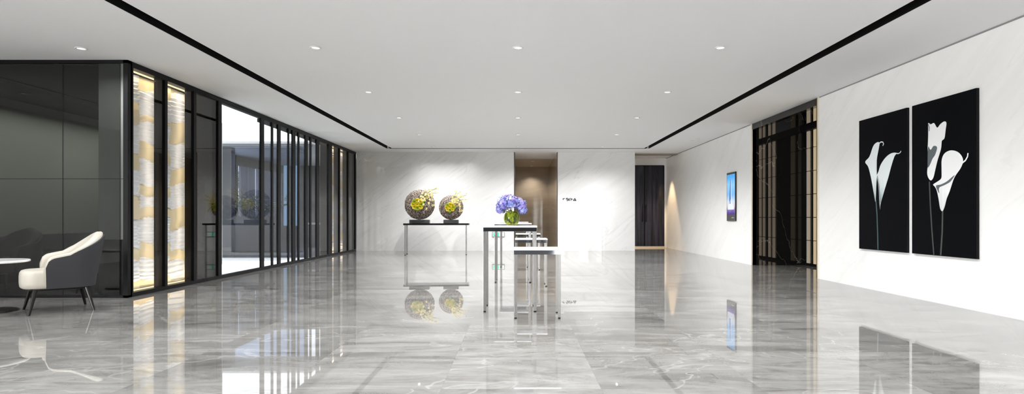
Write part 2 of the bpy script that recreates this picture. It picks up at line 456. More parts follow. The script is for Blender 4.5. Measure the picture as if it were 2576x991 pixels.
bx('dim_wall_panel', (XL - .41, XL - .06, YD + .012, YD + .026, .76, H - .04), mat('dimmed_lounge_grey', (.125, .13, .12), .6), sp2)
bx('dark_banquette_band', (XL - .41, XL - .06, YD + .012, YD + .026, .03, .76), M['black_gloss'], sp2)
def golds(Y, lst): return [tuple(sorted((px_z(a, Y), px_z(b, Y)))) for a, b in lst]
near_cols = [
    (7.65, 7.81, golds(7.73, [(176, 225), (295, 330), (462, 500), (615, 650), (700, 740)])),
    (7.81, 8.175, golds(8.0, [(160, 188), (259, 317), (391, 433), (498, 559), (624, 656), (706, 745)])),
    (8.175, 8.54, golds(8.33, [(150, 225), (295, 310), (362, 404), (464, 489), (526, 553), (615, 653), (702, 740)])),
    (8.54, 8.906, golds(8.72, [(170, 247), (310, 320), (374, 410), (468, 492), (527, 551), (610, 644), (694, 720)])),
    (8.906, 9.27, golds(9.05, [(190, 232), (306, 359), (425, 464), (523, 576), (633, 659), (701, 720)])),
    (9.27, 9.64, golds(9.35, [(320, 365), (432, 468), (523, 574), (629, 692)])),
    (9.64, 10.1, golds(9.8, [(260, 300), (380, 430), (500, 560), (640, 670)]))]
def case(label, ya, yb, cols, mull, tint, seed):
    t = thing('display_case', label, 'display case', (0, 0, 0), 0, 'illuminated relief display cases')
    bm = bmesh.new()
    box(bm, XL - DC, XL, ya, yb, H - .075, H - .002); box(bm, XL - DC, XL, ya, yb, 0.001, .055)
    box(bm, XL - DC, XL - DC + .02, ya, yb, .055, H - .07)
    box(bm, XL - DC, XL, ya, ya + .055, .055, H - .07); box(bm, XL - DC, XL, yb - .09, yb, .055, H - .07)
    link('frame', bm, FR, t)
    relief('wave_relief', cols, ya + .06, yb - .1, .06, H - .08, t, seed)
    for (m0, m1) in mull: bx('mullion', (XL - .06, XL, m0, m1, .055, H - .07), FR, t)
    for (m0, m1) in tint: bx('tinted_screen', (XL - .075, XL - .055, m0, m1, .055, H - .07), M['bronze_glass'], t)
    bx('glass_pane', (XL - .03, XL - .022, ya + .055, yb - .09, .055, H - .07), M['glass'], t)
    bx('light_strip', (XL - .13, XL - .10, ya + .06, yb - .1, H - .09, H - .077), M['led_warm'], t)
    bx('floor_light_strip', (XL - .13, XL - .10, ya + .06, yb - .1, .057, .07), M['led_warm'], t)
    for (m0, m1) in tint:
        lo = area('edge_lamp', (XL - .085, (m0 + m1) / 2, H / 2), (0, R(90), 0), H - .3, .03, 2.4, (1, .90, .76)); lo.parent = t
    for z, r, e in ((H - .095, 0, 1.), (.08, PI, .85)):
        lo = area('case_lamp', (XL - .14, (ya + yb) / 2, z), (r, 0, 0), .05, yb - ya - .2, 4.2 * e, (1, .80, .52))
        lo.parent = t
    return t
case('tall black framed display case of white and gold wave relief, nearest the cream armchair', YD + .03, 10.02, near_cols,
     [(8.43, 8.49), (9.18, 9.25)], [(8.29, 8.48), (9.055, 9.235), (9.37, 9.925)], 1)
rr = random.Random(5); far_cols = []
y = 15.9
while y < 18.4:
    g = []; z = .1 + rr.random() * .3
    while z < 3: g.append((z, z + .15 + rr.random() * .2)); z = g[-1][1] + .25 + rr.random() * .25
    far_cols.append((y, y + .366, g)); y += .366
case('tall black framed wave relief display case at the far end, beside the polished back wall', 15.95, YF - .01, far_cols,
     [(16.66, 16.74), (17.5, 17.6)], [(16.37, 16.66), (17.2, 17.5), (17.75, 18.3)], 2)

# garden glazing: one wide pane, then narrow panes between thick and thin mullions
gw = struct(bx('window_3', (XL - .035, XL - .025, 10.02, 15.95, .05, H - .07), M['glass']))
bm = bmesh.new(); box(bm, XL - .10, XL, 10.02, 15.95, H - .08, H - .002); box(bm, XL - .06, XL, 10.02, 15.95, 0.001, .055)
link('window_frame', bm, FR, gw)
for y0, y1 in [(10.0, 10.05), (11.58, 11.73), (12.09, 12.17), (12.41, 12.55), (12.96, 13.02), (13.20, 13.38), (13.55, 13.63),
               (14.0, 14.17), (14.33, 14.42), (14.78, 14.99), (15.70, 15.96)]:
    dp = .035 if y1 - y0 > .1 else .03
    bx('mullion', (XL - dp, XL - .002, y0, y1, .055, H - .075), FR, gw, .003)
bm = bmesh.new(); box(bm, XL - .09, XL - .05, 11.6, 15.7, H - .16, H - .09)
link('head_rail', bm, FR, gw)

# ------------------------------------------------------------------ garden court outside
struct(bx('ground', (-40, XL - .14, 10.03, 60, -.12, -.02), mat('pale_paving', (.80, .80, .80), .7)))
struct(bx('trim_7', (XL - .62, XL - .60, 10.1, 15.3, -.02, -.015), mat('paving_joint', (.35, .35, .35), .8)))
ann = thing('glass_pavilion', 'low dark glass pavilion across the garden court, seen through the window wall', 'building', (0, 0, 0))
bx('roof', (-9.05, XL - .36, 15.4, 22.1, 3.0, 3.06), mat('grey_soffit', (.42, .43, .46), .6), ann)
bx('facade_glass', (-9.0, XL - .5, 15.45, 15.47, 0, 3.0), M['blue_glass'], ann)
bm = bmesh.new(); box(bm, -9.0, XL - .36, 15.42, 15.50, 2.93, 3.0)
link('facade_beam', bm, mat('slate_beam', (.10, .11, .13), .4), ann)
bx('interior_floor', (-9.0, XL - .4, 15.5, 22.1, -.02, 0.0), mat('grey_pavilion_floor', (.22, .22, .25), .15), ann)
bx('corner_column', (-8.0, -7.64, 15.50, 15.75, 0, 2.93), mat('slate_column', (.028, .045, .06), .4), ann)
slat = mat('lavender_grey_panel', (.16, .16, .20), .4)
for i, y in enumerate([17.9, 18.7, 19.25, 19.9, 20.4, 21.0, 21.5]):
    if i == 0: bx('side_mullion', (-8.95, -8.85, 18.35, 18.45, 0, 2.7), FR, ann)
    else: bx('side_panel', (-8.95, -8.88, y, y + .46, 0, 2.7), slat, ann)
bx('side_beam', (-8.97, -8.85, 16, 22, 2.7, 3.0), FR, ann)
bx('side_sill', (-8.97, -8.80, 16, 22, 0, .10), FR, ann)
bx('rear_wall', (-8.95, XL - .4, 22, 22.1, 0, 3.0), mat('dark_rear_wall', (.06, .06, .065), .5), ann)
bx('sill_bench', (-8.9, XL - .5, 21.7, 22, 0, .72), mat('grey_sill', (.12, .12, .14), .4), ann)
frost = emission('frosted_sky_glass', (.42, .60, .68), 1.2)
for a, b in ((-8.80, -8.62), (-8.50, -8.40), (-8.36, -8.24)):
    bx('frosted_light_panel', (a, b, 21.9, 21.99, .74, 3.0), frost, ann)
bx('counter_top', (-7.5, -5.7, 20.6, 21.1, .80, .86), mat('pale_counter', (.35, .33, .32), .3), ann)
bx('counter_body', (-7.4, -5.8, 20.65, 21.05, 0, .80), mat('dark_counter', (.04, .04, .05), .4), ann)
area('pavilion_fill', (-7.0, 18.6, 2.9), (0, 0, 0), 3, 4, 60, (.85, .9, 1))  # added overhead fill for the pavilion interior

leafg = [mat('leaf_green', (.10, .17, .06), .6), mat('leaf_pale', (.24, .30, .14), .6), mat('leaf_dark', (.04, .08, .03), .6)]
def foliage(bm, cx, cy, cz, rx, ry, rz, n, size, rnd, mis=(0, 1, 2)):
    for _ in range(n):
        th = rnd.random() * 2 * PI; ph = math.acos(2 * rnd.random() - 1); r = rnd.random() ** .4
        p = Vector((cx + rx * r * math.sin(ph) * math.cos(th), cy + ry * r * math.sin(ph) * math.sin(th), cz + rz * r * math.cos(ph)))
        rot = Matrix.Rotation(rnd.random() * 2 * PI, 3, 'Z') @ Matrix.Rotation(rnd.random() * PI, 3, 'X')
        s = size * (.6 + .8 * rnd.random())
        pts = [Vector((-.5, 0, 0)), Vector((-.1, .22, .05)), Vector((.5, 0, 0)), Vector((-.1, -.22, .05))]
        f = bm.faces.new([bm.verts.new(p + rot @ (q * s)) for q in pts]); f.material_index = rnd.choice(mis)
rnd = random.Random(11)
for k, (x, y, hgt) in enumerate([(-12.2, 24.6, 4.6), (-14.2, 27.5, 5.2)]):
    tr = thing('garden_tree', ['leafy green tree in the gap beside the pavilion column', 'leafy green tree farther back beyond the pavilion'][k], 'tree', (x, y, 0))
    bm = bmesh.new(); tube(bm, [(0, 0, -.05), (.05, .02, 1.2), (-.04, .05, 2.4), (.05, 0, hgt - 1)], [.11, .09, .07, .03]); link('trunk', bm, mat('bark', (.12, .09, .07), .9), tr)
    bm = bmesh.new()
    for _ in range(9): foliage(bm, rnd.uniform(-.8, .8), rnd.uniform(-.8, .8), rnd.uniform(.9, 2.75), .6, .6, .5, 240, .16, rnd)
    link('crown', bm, leafg, tr)
pl = thing('planter', 'tall dark planter of blossoming branches inside the glass pavilion', 'planter', (-7.6, 17.2, 0))
bm = bmesh.new(); box(bm, -.9, .55, -.18, .18, 0, 1.08); link('planter_box', bm, mat('dark_planter', (.05, .05, .07), .5), pl, bevel=.01)
bm = bmesh.new(); rnd = random.Random(3)
for i in range(30):
    a = rnd.uniform(-.8, .5); dx = rnd.uniform(-.35, .35); hh = rnd.uniform(.2, .55)
    tube(bm, [(a, 0, 1.05), (a + dx * .5, rnd.uniform(-.1, .1), 1.08 + hh * .7), (a + dx, rnd.uniform(-.15, .15), 1.08 + hh)], .008, 5)
    foliage(bm, a + dx, 0, 1.08 + hh, .13, .13, .1, 26, .07, rnd, (1, 2))
link('branches', bm, [mat('twig', (.10, .08, .06), .8), mat('blossom', (.55, .48, .36), .6), leafg[0]], pl)

# ------------------------------------------------------------------ ceiling lights
def downlight(label, x, y, group, z=H, power=RL['down'], r=.065, col=(.985, .99, 1), cone=150, proto={}):
    key = r
    if key not in proto:
        t = thing('downlight', label, 'ceiling light', (x, y, z), 0, group)
        bm = bmesh.new(); lathe(bm, [(r * .72, .0), (r, -.002), (r + .004, -.008), (r * .74, -.012), (r * .72, .0)], 28)
        link('trim_ring', bm, M['white_trim'], t, smooth=True)
        bm = bmesh.new(); lathe(bm, [(0, -.004), (r * .73, -.004), (r * .73, -.001)], 24); link('lens', bm, M['lamp'], t)
        proto[key] = t
    else:
        t = copy_tree(proto[key]); t.location = (x, y, z); t['label'] = label
        t['group'] = group
    if power:
        l = bpy.data.lights.new('downlight_lamp', 'SPOT'); l.energy = power; l.spot_size = R(cone); l.spot_blend = 1.; l.shadow_soft_size = .022; l.color = col
        o = bpy.data.objects.new('downlight_lamp', l); C.objects.link(o); o.location = (x, y, z - .03)
    return t
rows = [(7.06, 'nearest'), (9.56, 'second'), (12.02, 'third'), (14.46, 'fourth'), (16.92, 'fifth')]
for y, rn in rows:
    for x, cn in ((-2.45, 'left'), (0, 'centre'), (2.45, 'right')):
        downlight(f'round white ceiling downlight, {cn} column of three, {rn} row from the front', x, y, 'grid of ceiling downlights', power=RL['down'] * (.85 if y > 16 else 1.5 if y > 13.5 else 1.1 if y > 11 else .92))
for y in (4.6, 2.15, -.3, -2.75, -5.2, -7.6):        # the same grid carries on over and behind the viewer
    for x in (-2.45, 0, 2.45):
        downlight('round white ceiling downlight in the rows overhead and behind the viewer', x, y, 'ceiling downlights behind the viewer')
downlight('round white ceiling downlight left of the black slot, above the lounge corner', -5.31, 7.09, 'outer ceiling downlights', power=150)
for x, y in ((-6.4, 4.3), (-6.4, 1.4), (-6.4, -1.5), (-8.2, 5.6), (-8.2, 2.6)):  # unseen rows added to brighten the left side
    downlight('added unseen downlight brightening the lounge bay left of the viewer', x, y, 'added lounge bay fill lights', power=190)
for x, n in ((-2.85, 'left'), (-2.23, 'middle'), (-1.58, 'right')):
    downlight(f'small downlight above the sphere console, {n} of three against the back wall', x, 17.9, 'downlights above the console', power=22, r=.05, cone=130)
for y, x, n in ((15.99, 4.62, 'farthest'), (15.6, 4.66, 'middle'), (15.2, 4.70, 'nearest')):
    downlight(f'tiny downlight near the right wall, {n} of the cluster of three', x, y, 'trio of small downlights', power=6, r=.045, cone=90)
downlight('small downlight above the dark door in the right recess', 4.37, 19.2, 'recess downlight', power=8, r=.05, cone=100, col=(1, .85, .65))
for x, y, n in ((.46, 19.2, 'nearest'), (.54, 21.4, 'middle'), (.54, 23.3, 'farthest')):
    downlight(f'warm downlight inside the central corridor niche, {n} of three', x, y, 'corridor downlights', power=80, r=.055, cone=110, col=(1, .86, .68))
# warm wall washer in the recess
l = bpy.data.lights.new('wall_washer', 'SPOT'); l.energy = 330; l.spot_size = R(62); l.spot_blend = .5; l.color = (1, .70, .40); l.shadow_soft_size = .03
o = bpy.data.objects.new('wall_washer', l); C.objects.link(o); o.location = (4.74, 19.5, H - .02); o.rotation_euler = (0, R(4), 0)
# small track spots inside the left slot
for i, y in enumerate((9.27, 11.76, 14.1, 16.25)):
    t = thing('slot_spotlight', f'tiny spotlight tucked in the black ceiling slot on the left, {["nearest the camera","second nearest the camera","second farthest from the camera","farthest from the camera"][i]}', 'spotlight', (-SX, y, H + .05), 0, 'spotlights in the left slot')
    bm = bmesh.new(); lathe(bm, [(0, .05), (.04, .05), (.04, -.01), (.034, -.01), (.034, .0)], 16); link('housing', bm, M['black_metal'], t, smooth=False)
    bm = bmesh.new(); lathe(bm, [(0, 0), (.022, 0)], 12); link('lens', bm, M['led_warm'], t)

# ------------------------------------------------------------------ tables
def pedestal(name, label, wd, dp, h, loc, group, leg=.034):
    t = thing(name, label, 'table', loc, 0, group)
    bx('marble_top', (0, wd, 0, dp, h - .018, h), M['marble_top'], t, .002)
    bx('apron', (.004, wd - .004, .004, dp - .004, h - .062, h - .018), M['dark_chrome'], t, .001)
    for x in (.006, wd - .006 - leg):
        for y in (.006, dp - .006 - leg):
            lg_ = bx('leg', (x, x + leg, y, y + leg, .012, h - .06), M['satin_steel'], t, .002)
            bx('foot', (x + .003, x + leg - .003, y + .003, y + leg - .003, 0, .012), M['black_metal'], lg_)
    return t
hi0 = pedestal('side_table', 'tall chrome and white marble table holding the blue flower vase', .605, .50, .957, (-.3925, 6.47, 0), 'tall chrome centre tables')
for y, lb in ((9.39, 'tall chrome and white marble table directly behind the vase table'), (12.3, 'tall chrome marble table farthest back in the middle row')):
    t = copy_tree(hi0); t.location = (-.385, y, 0); t['label'] = lb
lo0 = pedestal('side_table', 'low chrome and white marble table nearest the camera', .495, .40, .727, (-.045, 6.04, 0), 'low chrome centre tables', .03)
for y, lb in ((8.85, 'low chrome and white marble table, middle one of the three low tables'), (11.66, 'low chrome marble table farthest from the camera')):
    t = copy_tree(lo0); t.location = (-.045, y, 0); t['label'] = lb

# vase and hydrangeas on the nearest tall table
VX, VY, VZ = -.072, 6.68, .957
vase = thing('flower_vase', 'round green glass vase on the nearest tall chrome table', 'vase', (VX, VY, VZ))
prof = [(.0, .002), (.045, .002), (.07, .018), (.088, .05), (.094, .085), (.088, .12), (.072, .148), (.055, .165)]
bm = bmesh.new(); lathe(bm, prof + [(r - .004, z) for r, z in reversed(prof[2:])] + [(0, .012)], 32); link('vase_body', bm, M['vase_glass'], vase, smooth=True)
vleaf = [mat('vase_leaf', (.13, .19, .015), .35), mat('vase_leaf_light', (.36, .45, .05), .35), mat('vase_stem', (.10, .13, .03), .5)]
bm = bmesh.new(); rnd = random.Random(21)
for i in range(34):                                                # broad leaves lining the glass
    a = rnd.random() * 2 * PI; zc = rnd.uniform(.03, .13); tl = rnd.uniform(-.6, .6)
    rr_ = .082 * math.sqrt(max(.05, 1 - ((zc - .08) / .11) ** 2))
    loop = []
    for u, v in ((-.045, 0), (-.02, .02), (.02, .02), (.045, 0), (.02, -.02), (-.02, -.02)):
        uu = u * math.cos(tl) - v * math.sin(tl); vv = u * math.sin(tl) + v * math.cos(tl)
        z = min(.145, max(.015, zc + uu)); r2 = min(rr_, .082 * math.sqrt(max(.1, 1 - ((z - .08) / .11) ** 2)))
        loop.append(bm.verts.new((r2 * math.cos(a + vv / .08), r2 * math.sin(a + vv / .08), z)))
    f = bm.faces.new(loop); f.material_index = rnd.choice((0, 0, 1))
link('lining_leaves', bm, vleaf, vase)
bq2 = thing('hydrangea_bouquet', 'bouquet of blue and lilac hydrangeas in the green glass vase', 'flowers', (VX, VY, VZ))
pet = [mat('petal_blue', (.15, .19, .50), .6), mat('petal_lilac', (.26, .21, .55), .6), mat('petal_pale', (.38, .43, .70), .6), mat('petal_deep', (.09, .08, .36), .6), mat('petal_pink', (.40, .14, .42), .6)]
bm = bmesh.new()
heads = [(-.088, -.02, .25, .070), (.005, -.05, .262, .066), (-.03, .05, .285, .068), (.10, -.01, .235, .058), (.085, .07, .25, .056), (-.125, .04, .19, .048), (.128, -.03, .175, .036)]
for hx, hy, hz, hr in heads: tube(bm, [(hx * .1, hy * .1, .02), (hx * .25, hy * .25, .15), (hx * .9, hy * .9, hz)], .004, 6)
for i in range(16):
    a = rnd.random() * 2 * PI
    p = Vector((.055 * math.cos(a), .055 * math.sin(a), .16)); q = p + Vector((.05 * math.cos(a), .05 * math.sin(a), rnd.uniform(-.01, .04)))
    s = Vector((-math.sin(a), math.cos(a), 0)) * .02
    bm.faces.new([bm.verts.new(v) for v in (p, (p + q) / 2 + s, q, (p + q) / 2 - s)])
link('stems_and_leaves', bm, vleaf[2], bq2)
def florets(cx, cy, cz, r, n, mats, mis, rnd, s=.0175):
    bm = bmesh.new()
    for k in range(n):
        ph = math.acos(1 - 1.75 * (k + .5) / n); th = k * 2.39996
        d = Vector((math.sin(ph) * math.cos(th), math.sin(ph) * math.sin(th), math.cos(ph)))
        c = Vector((cx, cy, cz)) + d * r * rnd.uniform(.82, 1.28)
        u = d.cross(Vector((.3, .2, .9))).normalized(); v = d.cross(u); ro = rnd.random() * PI; mi = rnd.choice(mis)
        for q in range(4):
            a = ro + q * PI / 2; e = u * math.cos(a) + v * math.sin(a); e2 = u * math.cos(a + PI / 2) + v * math.sin(a + PI / 2)
            f = bm.faces.new([bm.verts.new(x) for x in (c, c + e * s * .6 + e2 * s * .5, c + e * s * 1.25 + d * s * rnd.uniform(-.2, .5), c + e * s * .6 - e2 * s * .5)])
            f.material_index = mi
    bmesh.ops.create_icosphere(bm, subdivisions=2, radius=r * .8, matrix=Matrix.Translation((cx, cy, cz)))
    return bm
for i, (hx, hy, hz, hr) in enumerate(heads):
    mis = (0, 0, 1, 1, 2, 3) if i != 2 else (0, 1, 2, 4)
    bm = florets(hx, hy, hz, hr, 120, pet, mis, rnd); bm.faces.ensure_lookup_table()
    for f in bm.faces[480:]: f.material_index = 3
    link('flower_head', bm, pet, bq2)

# ------------------------------------------------------------------ console with two sphere planters
CT = .885
con = thing('console_table', 'black topped console table with slim chrome legs against the back wall', 'table', (-3.20, 16.25, 0), R(5))
CW, CD = 1.82, .55
bx('table_top', (0, CW, 0, CD, CT - .05, CT), M['black_gloss'], con, .003)
for x in (.035, CW - .09):
    for y in (.0, CD - .055):
        lg_ = bx('leg', (x, x + .042, y, y + .042, .012, CT - .05), M['satin_steel'], con, .003)
        bx('foot', (x + .003, x + .038, y + .003, y + .038, 0, .012), M['black_metal'], lg_)
bx('end_cap', (CW, CW + .03, 0, CD, CT - .05, CT), M['chrome'], con, .002)
def rattan():
    m = mat('woven_brown_rattan', rough=.6); t = NT(m); n = t.noise(t.obj(), 26, 3)
    t.l(t.ramp(n, [(.38, (.09, .065, .05)), (.52, (.36, .28, .235)), (.64, (.72, .65, .57))]), t.b.inputs['Base Color']); return m
M['rattan'] = rattan(); M['rattan_in'] = mat('dark_core', (.05, .035, .028), .8)
def sphere_planter(label, x, y, r, bw, n):
    t = thing('sphere_planter', label, 'planter', (x, y, CT), 0, 'woven sphere planters')
    bx('base', (-bw / 2, bw / 2, -.10, .10, 0, .10), mat('dark_stone_base', (.035, .037, .035), .35), t, .004)
    bm = bmesh.new(); cz = .10 + r - .006
    bmesh.ops.create_icosphere(bm, subdivisions=4, radius=r * .93, matrix=Matrix.Translation((0, 0, cz)))
    op = Vector((.05, -1, .02)).normalized()
    dl = [v for v in bm.verts if ((v.co - Vector((0, 0, cz))).normalized().dot(op)) > .93]
    bmesh.ops.delete(bm, geom=dl, context='VERTS')
    for f in bm.faces: f.material_index = 1
    rnd = random.Random(int(r * 1000))
    for k in range(n):                                             # the weave: short open tube ends packed over the ball
        ph = math.acos(1 - 2 * (k + .5) / n); th = k * 2.39996
        dv = Vector((math.sin(ph) * math.cos(th), math.sin(ph) * math.sin(th), math.cos(ph)))
        if dv.dot(op) > .93: continue
        c = Vector((0, 0, cz)) + dv * r * rnd.uniform(.955, .985)
        u = dv.cross(Vector((.31, .2, .93))).normalized(); v = dv.cross(u); ri = r * .052; ln = r * .05
        ins, outs, bot = [], [], []
        for q in range(6):
            a = q * PI / 3; e = u * math.cos(a) + v * math.sin(a)
            outs.append(bm.verts.new(c + e * ri)); ins.append(bm.verts.new(c + e * ri * .55)); bot.append(bm.verts.new(c + e * ri - dv * ln))
        for q in range(6):
            q2 = (q + 1) % 6
            bm.faces.new((ins[q], ins[q2], outs[q2], outs[q])); bm.faces.new((outs[q], outs[q2], bot[q2], bot[q]))
    bm.normal_update()
    me = bpy.data.meshes.new('sphere'); bm.to_mesh(me); bm.free()
    me.materials.append(M['rattan']); me.materials.append(M['rattan_in'])
    o = bpy.data.objects.new('woven_sphere', me); C.objects.link(o); o.parent = t
    return cz + CT
yel = [mat('chrysanthemum_yellow', (.80, .68, .05), .6), mat('chrysanthemum_lime', (.45, .55, .05), .6), mat('orchid_cream', (.80, .68, .34), .6),
       mat('orchid_core', (.5, .35, .1), .6), mat('stem_green', (.12, .17, .05), .6)]
def arrangement(label, x, y, z, r, seed):
    rnd = random.Random(seed)
    t = thing('flower_arrangement', label, 'flowers', (x, y, z), 0, 'flower arrangements in the sphere planters')
    for i in range(9):
        a = i * 2 * PI / 8; k = 0 if i == 8 else .21 * r
        px_, pz_ = k * 1.25 * math.cos(a) + .03 * r, k * 1.1 * math.sin(a)
        bm = bmesh.new(); c = Vector((px_, -r * .98, pz_)); rr_ = r * .165
        for q in range(70):
            ph = math.acos(1 - 1.4 * (q + .5) / 70); th = q * 2.39996
            d = Vector((math.sin(ph) * math.cos(th), -math.cos(ph), math.sin(ph) * math.sin(th)))
            u = d.cross(Vector((.2, .9, .3))).normalized() * rr_ * .28
            f = bm.faces.new([bm.verts.new(v) for v in (c + d * rr_ * .2 - u, c + d * rr_ * .7 - u * 1.2, c + d * rr_ * 1.1, c + d * rr_ * .7 + u * 1.2, c + d * rr_ * .2 + u)])
        link('yellow_bloom' if i < 6 else 'lime_bloom', bm, yel[0] if i % 3 else yel[1], t)
    # arching sprays of small cream orchids
    for s in range(10):
        ex = r * rnd.uniform(.45, 1.3); ez = r * rnd.uniform(-.35, 1.2)
        p0 = Vector((.1 * r, -r * .95, .05 * r)); p2 = Vector((ex, -r * rnd.uniform(.3, .95), ez))
        p1 = (p0 + p2) / 2 + Vector((0, -.25 * r, .35 * r))
        pts = [p0 * (1 - u) ** 2 + p1 * 2 * u * (1 - u) + p2 * u * u for u in [i / 9 for i in range(10)]]
        bm = bmesh.new(); tube(bm, pts, .005, 5, 4)
        for p in pts[2:]:
            for _ in range(1):
                c = p + Vector([rnd.uniform(-.05, .05) for _ in range(3)]); n_ = Vector((rnd.uniform(-.5, .5), -1, rnd.uniform(-.4, .4))).normalized()
                u = n_.cross(Vector((0, .2, 1))).normalized(); v = n_.cross(u); s_ = rnd.uniform(.022, .036)
                for q in range(5):
                    a = q * 2 * PI / 5; e = u * math.cos(a) + v * math.sin(a); e2 = u * math.cos(a + PI / 2) + v * math.sin(a + PI / 2)
                    f = bm.faces.new([bm.verts.new(w_) for w_ in (c, c + e * s_ * .6 + e2 * s_ * .35, c + e * s_ * 1.2 + n_ * s_ * .2, c + e * s_ * .6 - e2 * s_ * .35)]); f.material_index = 2
                bmesh.ops.create_icosphere(bm, subdivisions=1, radius=s_ * .2, matrix=Matrix.Translation(c + n_ * .004))
        link('orchid_spray', bm, yel, t)
    return t
big = (-2.79, 16.56); sml = (-1.90, 16.60)
cz = sphere_planter('larger brown woven sphere planter on the console, left one', *big, .435, .56, 900)
arrangement('yellow blooms and cream orchid sprays spilling from the larger left sphere', big[0], big[1], cz, .435, 3)
cz = sphere_planter('smaller brown woven sphere planter on the console, right one', *sml, .355, .42, 800)
arrangement('yellow blooms and cream orchid sprays spilling from the smaller right sphere', sml[0], sml[1], cz, .355, 8)

# ------------------------------------------------------------------ low exit sign and small wall lettering
ex = thing('exit_sign', 'low green emergency exit sign on the back wall behind the tall table legs', 'sign', (-.81, YF, .44))
bx('sign_frame', (0, .39, -.022, 0, 0, .155), M['satin_steel'], ex, .003)
bx('sign_face', (.014, .376, -.026, -.022, .014, .141), mat('sign_pale', (.6, .68, .62), .4, emit=(.7, .9, .78), es=.25), ex)
bm = bmesh.new(); box(bm, .03, .10, -.029, -.026, .03, .125); box(bm, .16, .215, -.029, -.026, .02, .135)
link('green_symbol', bm, mat('sign_green', (.05, .55, .3), .4, emit=(.05, .8, .4), es=.5), ex)
sg = thing('wall_lettering', 'row of small dark characters on the polished back wall, right of the corridor', 'sign', (0, YF - .012, 0))
def stroke(bm, pts, w_=.016):
    for (a, b) in zip(pts, pts[1:]):
        a, b = Vector(a), Vector(b); d = (b - a).normalized(); n_ = Vector((-d.y, d.x)) * w_ / 2; e = d * w_ * .3
        q = [a - e + n_, b + e + n_, b + e - n_, a - e - n_]
        lo = [bm.verts.new((v.x, 0, v.y)) for v in q]; hi = [bm.verts.new((v.x, .012, v.y)) for v in q]
        bm.faces.new(lo); bm.faces.new(hi[::-1])
        for i in range(4): bm.faces.new((lo[i], hi[i], hi[(i + 1) % 4], lo[(i + 1) % 4]))
def at(px, py): return ((px - 1303) / F * YF, CAMH + (547 - py) / F * YF)
glyphs = [[[(1416, 500), (1420, 499)], [(1416.2, 500), (1416.5, 503)]],
          [[(1424, 500), (1427, 498)], [(1427, 498), (1427, 505)]],
          [[(1431.6, 499), (1429.5, 503), (1432.5, 503.5)], [(1431.6, 499), (1431.6, 504.5)]],
          [[(1435, 498.5), (1437, 500.5), (1440.5, 501)], [(1436.5, 501), (1436, 504)]],
          [[(1442.5, 504), (1445.8, 499), (1449, 504), (1442.5, 504)]]]
for i, g in enumerate(glyphs):
    bm = bmesh.new()
    for st in g: stroke(bm, [at(*p) for p in st], .022)
    link('character', bm, mat('sign_dark', (.03, .03, .03), .4), sg)

# ------------------------------------------------------------------ right wall: screen and pictures
def wallpt(px, py, X):
    Y = X * F / (px - 1303); return Vector((X, Y, CAMH + (547 - py) * Y / F))
def fill(bm, pts, mi):
    vs = [bm.verts.new(p) for p in pts]
    try: f = bm.faces.new(vs)
    except ValueError: return
    r_ = bmesh.ops.triangulate(bm, faces=[f])
    for q in r_['faces']: q.material_index = mi
def smooth_loop(pts, sub=4):
    n = len(pts); out = []
    for i in range(n):
        p0, p1, p2, p3 = (Vector(pts[(i + k - 1) % n]) for k in range(4))
        for s in range(sub):
            u = s / sub
            out.append(.5 * ((2 * p1) + (-p0 + p2) * u + (2 * p0 - 5 * p1 + 4 * p2 - p3) * u * u + (-p0 + 3 * p1 - 3 * p2 + p3) * u ** 3))
    return out
def screen_mat():
    m = bpy.data.materials.new('screen_picture'); m.use_nodes = True; t = m.node_tree; t.nodes.remove(t.nodes['Principled BSDF'])
    e = t.nodes.new('ShaderNodeEmission'); ge = t.nodes.new('ShaderNodeNewGeometry'); sp = t.nodes.new('ShaderNodeSeparateXYZ')
    t.links.new(ge.outputs['Position'], sp.inputs[0])
    no = t.nodes.new('ShaderNodeTexNoise'); no.inputs['Scale'].default_value = 14; no.inputs['Detail'].default_value = 3
    mp = t.nodes.new('ShaderNodeMapping'); mp.inputs['Scale'].default_value = (1, 1, .5); t.links.new(ge.outputs['Position'], mp.inputs[0]); t.links.new(mp.outputs[0], no.inputs[0])
    mr = t.nodes.new('ShaderNodeMapRange'); mr.inputs[1].default_value = 1.15; mr.inputs[2].default_value = 2.1; t.links.new(sp.outputs[2], mr.inputs[0])
    ad = t.nodes.new('ShaderNodeMath'); ad.operation = 'MULTIPLY_ADD'; ad.inputs[1].default_value = .16; t.links.new(no.outputs[0], ad.inputs[0]); t.links.new(mr.outputs[0], ad.inputs[2])
    rp = t.nodes.new('ShaderNodeValToRGB'); t.links.new(ad.outputs[0], rp.inputs[0]); el = rp.color_ramp.elements
    stops = [(.08, (.10, .06, .30)), (.18, (.30, .20, .48)), (.27, (.75, .62, .60)), (.38, (.62, .72, .92)), (.55, (.22, .48, .88)), (.8, (.28, .58, .95)), (1, (.10, .38, .80))]
    while len(el) < len(stops): el.new(.5)
    for q, (p, c) in zip(el, stops): q.position = p; q.color = (*c, 1)
    t.links.new(rp.outputs[0], e.inputs[0]); e.inputs[1].default_value = 1.0
    t.links.new(e.outputs[0], t.nodes['Material Output'].inputs[0]); return m
scr = thing('wall_screen', 'slim portrait digital screen showing a blue city tower, on the right wall', 'screen', (XR, 14.02, 1.55))
bm = bmesh.new(); box(bm, -.03, 0, -.285, .285, -.585, .585); link('housing', bm, M['black_gloss'], scr, bevel=.004)
bm = bmesh.new(); box(bm, -.034, -.030, -.255, .255, -.43, .535); link('display', bm, screen_mat(), scr)
bm = bmesh.new()
sx = -.0352
def sp_(y, z): return Vector((sx, y, z))
